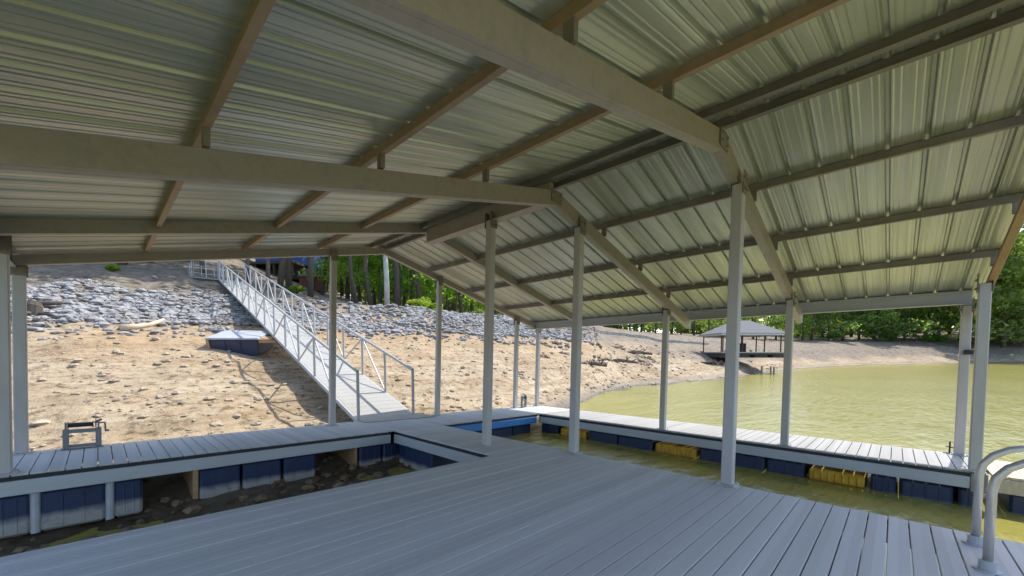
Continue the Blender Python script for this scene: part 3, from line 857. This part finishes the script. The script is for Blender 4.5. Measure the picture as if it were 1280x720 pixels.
for i,(px,d,l,lab) in enumerate(((775,36,2.6,'brown snag of driftwood on the middle bank, the nearest one left of the middle post'),
                              (795,41,3.2,'brown driftwood heap higher on the middle bank, below the pale seawall'),
                              (742,31,2.0,'small dark driftwood snag just right of the second foreground post'),
                              (890,46,2.6,'low brown driftwood heap lying in front of the roofed dock'))):
    q = plan(px,d); g = ground_z(q.x,q.y); rr = random.Random(i+40)
    t = thing('driftwood', (q.x,q.y,g), lab, 'driftwood', 'driftwood on the middle bank', dock=False)
    mb = MB(); mb.tube([(-l*.5*RW.x,-l*.5*RW.y,.18),(0,0,.3),(l*.5*RW.x,l*.5*RW.y,.12)], .2, 7, r1=.12); mb.build('trunk', M['bark'], t)
    mb = MB()
    for k in range(9):
        a = Vector((rr.uniform(-l,l)*.5*RW.x, rr.uniform(-l,l)*.5*RW.y, .15)); b = a+Vector((rr.uniform(-.9,.9),rr.uniform(-.9,.9),rr.uniform(.1,.6)))
        mb.tube([a,b], .07, 5, r1=.02)
    mb.build('branch', M['bark'], t)
pts = [(742,46,0),(765,48.5,0),(790,51,0),(815,53.5,0),(840,56,0),(862,58.5,0),(884,61,0)]
q0 = plan(815,53.5); c = (q0.x,q0.y,ground_z(q0.x,q0.y))
mb = MB()
for (a,b) in zip(pts[:-1],pts[1:]):
    for k in range(3):
        t0, t1 = k/3+.01, (k+1)/3-.01
        A = plan(a[0]+(b[0]-a[0])*t0, a[1]+(b[1]-a[1])*t0); B = plan(a[0]+(b[0]-a[0])*t1, a[1]+(b[1]-a[1])*t1)
        za, zb_ = ground_z(A.x,A.y), ground_z(B.x,B.y); n_ = Vector((HW.x,HW.y,0))*.18
        vs = [A-n_,B-n_,B+n_,A+n_]
        zz = [za,zb_,zb_,za]
        mb.add([(v.x,v.y,z-.3) for v,z in zip(vs,zz)]+[(v.x,v.y,z+.30) for v,z in zip(vs,zz)], [(0,3,2,1),(4,5,6,7),(0,1,5,4),(1,2,6,5),(2,3,7,6),(3,0,4,7)])
w_ = mb.build('seawall', M['pale'], None, c); w_.location = c
tag(w_, 'low pale seawall running along the top of the middle bank', 'seawall')

# ------------------------------------------------------------------ neighbouring roofed dock
p = plan(925, 50); z0 = 1.5; c = (p.x,p.y,z0)
nd = thing('roofed_dock', c, 'small roofed dock with a pale hip roof standing on the far bank', 'roofed dock', dock=False, rz=math.atan2(RW.y,RW.x))
hx, hy = 4.7, 3.2
mb = MB()
mb.add([(-5.3,-3.8,2.42),(5.3,-3.8,2.42),(5.3,3.8,2.42),(-5.3,3.8,2.42),(-1.2,0,4.15),(1.2,0,4.15)], [(0,1,5,4),(1,2,5),(2,3,4,5),(3,0,4)])
nd.scale = (.75,.75,.97)
o = mb.build('roof', M['hiproof'], nd); o.modifiers.new('thickness','SOLIDIFY').thickness=.06
mb = MB()
for (a,b,q,s_) in ((-5.25,5.25,-3.74,0),(-5.25,5.25,3.74,0)): mb.box(a,b,q-.04,q+.04,2.14,2.38)
for x in (-5.2,5.2): mb.box(x-.04,x+.04,-3.69,3.69,2.14,2.38)
mb.build('eave_beam', M['alu'], nd)
for x in (-hx,-1.6,1.9,hx-.2):
    for y in (-hy,hy):
        mb = MB(); mb.cbox(x-.075,x+.075,y-.075,y+.075,.1,2.2,.01); mb.build('post', M['darkwood'], nd)
mb = MB()
for k in range(34):
    x = -5+10*k/34; mb.box(x+.01,x+10/34-.01,-3.5,3.5,-.02,.1)
mb.build('decking', M['concrete'], nd)
mb = MB(); mb.box(-5,5,-3.45,3.45,-.24,-.03); mb.build('frame', M['darkwood'], nd)
for x in (-4.2,-1.4,1.4,4.2):
    mb = MB(); mb.cbox(x-1.0,x+1.0,-3.3,3.3,-.6,-.25,.05); mb.build('float', M['darkwood'], nd)
for x in (1.0,2.4,2.9):
    mb = MB(); g = ground_z(p.x+RW.x*x-HW.x*4.2,p.y+RW.y*x-HW.y*4.2)-z0
    mb.tube([(x,-4.2,g-.2),(x,-4.2,g+1.0)], .14, 8); mb.build('mooring_pile', M['wood'], nd)
mb = MB(); mb.cbox(-1.2,1.6,1.2,2.6,.1,1.25,.03); mb.build('locker', M['darkwood'], nd)

# ------------------------------------------------------------------ trees
def leaf_cloud(mb, c, rad, n, s, r, flat=1., hollow=.35):
    cx, cy, cz = c
    for _ in range(n):
        while True:
            x, y, z = r.uniform(-1,1), r.uniform(-1,1), r.uniform(-1,1)
            q = x*x+y*y+z*z
            if hollow*hollow < q < 1: break
        px, py, pz = cx+x*rad[0], cy+y*rad[1], cz+z*rad[2]
        a = Vector((r.gauss(0,1),r.gauss(0,1),r.gauss(0,.7))).normalized(); b = a.cross(Vector((r.gauss(0,1),r.gauss(0,1),r.gauss(0,1)))).normalized()
        l = s*r.uniform(.6,1.4); w = l*.55
        o = Vector((px,py,pz)); a *= l*.5; b *= w*.5
        mid = Vector((0,0,-.12*l))
        mb.add([o-a, o+b+mid, o+a, o-b+mid], [(0,1,2,3)])
def make_tree(seed, h, r0, crown0, spread, nleaf, leaf, lean=0., limbs=9, low=False):
    """-> (trunk MB, crown MB); crown0 = share of the height where the crown starts"""
    r = random.Random(seed)
    tk, cr = MB(), MB()
    P = []; x = y = 0
    for k in range(8):
        t = k/7; P.append((x,y,h*t-.4*(k==0))); x += r.uniform(-.02,.02)*h+lean*h/7; y += r.uniform(-.02,.02)*h
    tk.tube(P, r0, 9, r1=r0*.25)
    for k in range(limbs):
        t = crown0+(1-crown0)*(k+r.random()*.6)/limbs*.95
        i = min(6,int(t*7)); u = t*7-i
        b = Vector(P[i]).lerp(Vector(P[i+1]),u); a = r.uniform(0,6.28)
        L_ = spread*(1.15-.75*(t-crown0)/(1-crown0))*r.uniform(.7,1.15)
        e = b+Vector((math.cos(a)*L_, math.sin(a)*L_, L_*r.uniform(.05,.55)))
        m_ = b.lerp(e,.55)+Vector((0,0,-.06*L_))
        tk.tube([b,m_,e], r0*.32*(1.15-t*.7), 5, r1=.03)
        for q in (.45,.75,1.0):
            cc = b.lerp(e,q)+Vector((r.uniform(-.6,.6),r.uniform(-.6,.6),r.uniform(-.2,.6)))
            rad = L_*r.uniform(.28,.46)
            leaf_cloud(cr, cc, (rad,rad,rad*r.uniform(.45,.75)), int(nleaf/(limbs*3)), leaf, r)
    return tk, cr
def mesh_of(mb, name, m, smooth=False):
    o = mb.build(name, m, None, (0,0,0), smooth); me = o.data; bpy.data.objects.remove(o); return me
PROTO = {}
for kind,(n_, args, bark, leaf) in {
    'pine': (3, dict(h=24, r0=.27, crown0=.5, spread=4.2, nleaf=1000, leaf=.55, limbs=11), 'bark', 'leaf_dark'),
    'hard': (4, dict(h=19, r0=.24, crown0=.16, spread=5.2, nleaf=2600, leaf=.52, limbs=15), 'bark', 'leaf_bright'),
    'bushy': (4, dict(h=17, r0=.25, crown0=.05, spread=5.6, nleaf=3400, leaf=.62, limbs=18), 'bark', 'leaf_mid'),
    'bright': (3, dict(h=15, r0=.22, crown0=.05, spread=5.2, nleaf=3200, leaf=.6, limbs=17), 'bark', 'leaf_bright'),
    'pale': (1, dict(h=20, r0=.25, crown0=.5, spread=4, nleaf=1200, leaf=.5, limbs=10), 'palebark', 'leaf_bright'),
    'shade': (2, dict(h=15, r0=.17, crown0=.45, spread=5, nleaf=2400, leaf=.5, limbs=12), 'bark', 'leaf_mid'),
    'sapling': (3, dict(h=8, r0=.09, crown0=.2, spread=2.4, nleaf=900, leaf=.36, limbs=10), 'bark', 'leaf_bright')}.items():
    for i in range(n_):
        tk, cr = make_tree(100*len(kind)+i*7+3, **args)
        PROTO[(kind,i)] = (mesh_of(tk,'trunk',M[bark],True), mesh_of(cr,'crown',M[leaf]))
TREES = []
def tree(kind, i, px, d, s, name, label, cat, group, rz=None, sx=1., z=None):
    q = plan(px,d); g = ground_z(q.x,q.y) if z is None else z
    n_ = sum(1 for k in PROTO if k[0]==kind)
    t = thing(name, (q.x,q.y,g), label, cat, group, dock=False, rz=rnd.uniform(0,6.28) if rz is None else rz)
    t.scale = (s*sx,s*sx,s)
    for nm, me in zip(('trunk','crown'), PROTO[(kind,i % n_)]):
        o = bpy.data.objects.new(nm, me); COL.objects.link(o); o.parent = t
    TREES.append((t,kind,px,d))
    return t
def ordinal(n):
    W = ['first','second','third','fourth','fifth','sixth','seventh','eighth','ninth','tenth','eleventh','twelfth','thirteenth','fourteenth','fifteenth','sixteenth','seventeenth','eighteenth','nineteenth','twentieth','twenty-first','twenty-second','twenty-third','twenty-fourth','twenty-fifth','twenty-sixth','twenty-seventh','twenty-eighth']
    return W[n]
# dark trunks behind the riprap, from the left corner post to the far end of the canopy
GROVE = [(-60,30,1.1),(152,31,1.25),(158,29.5,1.1),(240,35,1.15),(352,36,1.0),(364,38,1.15),(390,34,.9),(404,42,.8),(436,46,1.),(452,50,.9),(447,38,.8),(465,41,1.),(476,55,1.),(497,40,1.2),(505,47,1.),(517,44,.95),(528,42,1.05),(541,49,1.),(553,44,.9),(566,52,1.1),(578,48,1.),(590,55,1.),(612,52,1.1),(632,60,1.),(655,64,1.1),(690,66,1.)]
for k,(px,d,s) in enumerate(GROVE):
    size = 'slim' if s < .95 else ('stout' if s > 1.08 else 'straight')
    tree('pine', k, px, d, s, 'pine_tree', f'{size} dark pine trunk on the left hillside, {ordinal(k)} from the left in its row', 'tree', 'dark trunks behind the riprap')
tree('pale',0,485,36,1.,'pale_tree','single whitish trunk among dark ones behind the riprap, centre of the left grove','tree','pale barked trees', rz=.4)
UNDER = [(300,62),(335,66),(380,60),(410,56),(430,62),(452,66),(470,58),(490,64),(515,60),(540,66),(560,62),(585,70),(610,66),(640,74),(668,78)]
for k,(px,d) in enumerate(UNDER):
    tree('bright' if k%3 else 'hard', k, px, d, .8+.1*(k%3), 'broadleaf_tree', f'bright green leafy tree glowing behind the left trunks, {ordinal(k)} from the left of its row', 'tree', 'bright leafy trees behind the left trunks')
MID = [(702,70),(722,64),(740,74),(755,70),(770,78),(786,72),(800,82),(818,76),(838,86),(850,80),(866,90),(884,84),(900,92),(922,88),(940,98),(955,92),(968,100),(985,96),(1001,104)]
for k,(px,d) in enumerate(MID):
    tree(('pine','bushy')[k%2], k, px, d+(6 if k%2==0 else 12), (.85,1.,1.1)[k%3]*(1,.8)[k%2], 'shore_tree', f'dim thin-trunked tree behind the seawall and roofed dock, {ordinal(k)} from the left in that stand', 'tree', 'trees behind the roofed dock')
FAR = [(1012,112),(1034,116),(1052,112),(1072,118),(1090,113),(1112,118),(1130,114),(1152,118),(1172,114),(1196,119),(1222,116),(1246,119),(1268,117),(1296,120),(1330,122),(1362,124)]
for k,(px,d) in enumerate(FAR):
    kind = ('bushy','bright','bushy','bushy')[k%4]
    tree(kind, k, px, d, 1.35+.12*(k%3), 'shore_tree', f'{"sunlit yellow-green" if kind=="bright" else "dense mid-green"} bushy tree at the far waterside, {ordinal(k)} from the left of that bank', 'tree', 'bushy trees on the far bank')
for k,(px,d,s_) in enumerate([(1218,104,1.75),(1252,103,1.9),(1284,104,2.0),(1322,106,2.1),(1365,108,2.2)]):
    tree('bushy', k, px, d, s_, 'shore_tree', f'big leafy tree forward on the far bank, right of the view, {ordinal(k)} from the left', 'tree', 'big leafy trees at the right edge')
for k,(px,d) in enumerate([(1026,124),(1062,126),(1100,125),(1140,127),(1184,128),(1230,128),(1275,130),(1320,132)]):
    tree('bushy', k+1, px, d+6, 1.9, 'shore_tree', f'taller tree rising behind the bushy row of the far bank, {ordinal(k)} from the left', 'tree', 'tall trees behind the far bank')
for k,(px,d,s_) in enumerate([(196,32,1.),(258,31.5,1.05),(312,32,.9),(338,33,1.),(120,30,1.)]):
    tree('shade', k, px, d, s_, 'broadleaf_tree', f'slim shading tree by the gangway landing on the left bank, {ordinal([1,2,3,4,0][k])} from the left', 'tree', 'slim trees around the landing')
SAP = [(418,41),(428,45),(441,42),(449,47),(458,43),(468,48),(474,44),(493,45),(502,42),(511,47),(522,44),(535,47),(547,43),(559,46),(571,45),(584,49),(598,50),(618,53),(640,56)]
for k,(px,d) in enumerate(SAP):
    tree('sapling', k, px, d, .8+.15*(k%3), 'sapling', f'bright green sapling between the trunks of the left grove, {ordinal(k)} from the left', 'tree', 'saplings in the left grove')
# shrubs
def shrub(px, d, rad, h, m, label, leaf=.22, n=900):
    q = plan(px,d); g = ground_z(q.x,q.y)
    t = thing('shrub', (q.x,q.y,g), label, 'shrub', 'shrubs on the bank', dock=False)
    r = random.Random(int(px)); mb = MB(); st = MB()
    for k in range(7):
        a = r.uniform(0,6.28); e = Vector((math.cos(a)*rad*.7*r.random(), math.sin(a)*rad*.7*r.random(), h*r.uniform(.5,.95)))
        st.tube([(0,0,-.1),e*.6,e], .03, 5, r1=.01)
        leaf_cloud(mb, e, (rad*.5,rad*.5,h*.35), n//7, leaf, r, hollow=.1)
    st.build('stem', M['bark'], t); mb.build('foliage', m, t)
shrub(523,37.5,1.3,1.1,M['leaf_grass'],'bright green low shrub on the riprap crest, right of the pale trunk',n=1300)
shrub(541,38.5,1.2,.9,M['leaf_grass'],'bright green shrub at the top of the riprap, half behind the thin end post')
shrub(148,25.5,.4,.38,M['leaf_grass'],'small green tuft on the rocks at the upper left')
shrub(374,34,.9,.55,M['leaf_grass'],'yellow-green shrub beside the trunks right of the gangway landing')
shrub(596,44,1.2,.8,M['leaf_mid'],'low dull green shrub on the riprap crest beside the ridge post')
shrub(1040,109,2.4,2.2,M['leaf_mid'],'dark green waterside shrub under the far trees, right of the slim outer post',.5)
shrub(1108,111,3.0,2.6,M['leaf_mid'],'dull green waterside shrub under the middle of the far trees',.5)
shrub(1165,112,3.0,2.4,M['leaf_bright'],'lighter green waterside shrub just left of the right corner posts',.5)
shrub(1262,112,3.0,2.6,M['leaf_mid'],'broad waterside shrub right of the right corner posts',.5)

# far wood that closes the view
r = random.Random(21); mb = MB()
for k in range(420):
    a = r.uniform(-75, 75); w, rb1, zb, rt1, zt, sl = knots(a)
    rr = rt1+r.uniform(62,110)
    q = HW*math.cos(R(a))*rr + RW*math.sin(R(a))*rr; g = ground_z(q.x,q.y); h = r.uniform(14,24)
    mb.tube([(q.x,q.y,g-.5),(q.x,q.y,g+h)], .35, 5, r1=.1)
    leaf_cloud(mb, (q.x,q.y,g+h*.5), (5.5,5.5,h*.55), 260, 1.6, r, hollow=.2)
tag(mb.build('far_wood', M['leaf_mid']), 'green wood closing the view beyond the banks', 'wood', kind='stuff')

# ------------------------------------------------------------------ cabin and shed glimpsed among the trunks
p = plan(352, 50); g = ground_z(p.x,p.y); c = (p.x,p.y,g)
cb = thing('blue_cabin', c, 'blue walled cabin on a dark deck among the trunks above the gangway', 'cabin', dock=False, rz=math.atan2(RW.y,RW.x)-.15)
zb = 1.6+(440-333)/498.4*50-g
mb = MB(); mb.box(-3.2,3.2,0,5,zb,zb+3); mb.build('wall', M['bluewall'], cb)
mb = MB(); mb.add([(-3.7,-.6,zb+3),(3.7,-.6,zb+3),(3.7,2.5,zb+4.6),(-3.7,2.5,zb+4.6),(3.7,5.6,zb+3),(-3.7,5.6,zb+3)], [(0,1,2,3),(3,2,4,5)]); o = mb.build('roof', M['darkwood'], cb); o.modifiers.new('thickness','SOLIDIFY').thickness=.12
mb = MB(); mb.box(-4.2,3.6,-2.2,-.01,zb-.32,zb-.02); mb.build('deck', M['darkwood'], cb)
for x in (-4.0,-1.5,1.,3.4):
    mb = MB(); mb.box(x-.09,x+.09,-2.1,-1.92,-.4,zb-.33); mb.build('leg', M['darkwood'], cb)
mb = MB(); mb.box(-3.2,3.2,.02,4.9,-.5,zb-.33); mb.build('foundation', M['darkwood'], cb)
for x in (-1.6,1.5):
    mb = MB(); mb.box(x-.55,x+.55,-.03,.03,zb+.9,zb+2.1); w_ = mb.build('window', M['alu'], cb)
    mb = MB(); mb.box(x-.47,x+.47,-.045,-.032,zb+.98,zb+2.02); mb.build('pane', M['glass'], w_)
p = plan(394, 45); g = ground_z(p.x,p.y)
sh = thing('garden_shed', (p.x,p.y,g), 'small red-brown shed standing among the trunks right of the cabin', 'shed', dock=False, rz=math.atan2(RW.y,RW.x)+.2)
mb = MB(); mb.box(-1.2,1.2,-.8,.8,-.2,1.3); mb.build('wall', M['redwall'], sh)
mb = MB(); mb.add([(-1.35,-1,1.3),(1.35,-1,1.3),(1.35,0,1.75),(-1.35,0,1.75),(1.35,1,1.3),(-1.35,1,1.3)], [(0,1,2,3),(3,2,4,5)]); o = mb.build('roof', M['darkwood'], sh); o.modifiers.new('thickness','SOLIDIFY').thickness=.06
mb = MB(); mb.box(-.3,.4,-.83,-.802,-.1,1.15); mb.build('door', M['darkwood'], sh)

# ------------------------------------------------------------------ light
SUN = Vector((.88,-.08,1.29)).normalized()
sd = bpy.data.lights.new('sun','SUN'); sd.energy = 2.6; sd.angle = R(.53); sd.color = (1,.95,.86)
so = bpy.data.objects.new('sun', sd); COL.objects.link(so); so.location = (30,-8,60)
so.rotation_euler = (-SUN).to_track_quat('-Z','Y').to_euler()
wd = bpy.data.worlds.new('World'); scene.world = wd; wd.use_nodes = True
nt = wd.node_tree; bg = nt.nodes['Background']
sk = nt.nodes.new('ShaderNodeTexSky'); sk.sky_type = 'NISHITA'; sk.sun_disc = False
sk.sun_elevation = math.asin(SUN.z); sk.sun_rotation = math.atan2(SUN.x, SUN.y); sk.air_density = 1.0; sk.dust_density = 1.5
nt.links.new(sk.outputs[0], bg.inputs[0]); bg.inputs[1].default_value = .15
vs_ = scene.view_settings; vs_.view_transform = 'Standard'; vs_.look = 'None'; vs_.gamma = 1; vs_.exposure = 1.25; vs_.use_curve_mapping = False
scene.cycles.max_bounces = 10; scene.cycles.diffuse_bounces = 6
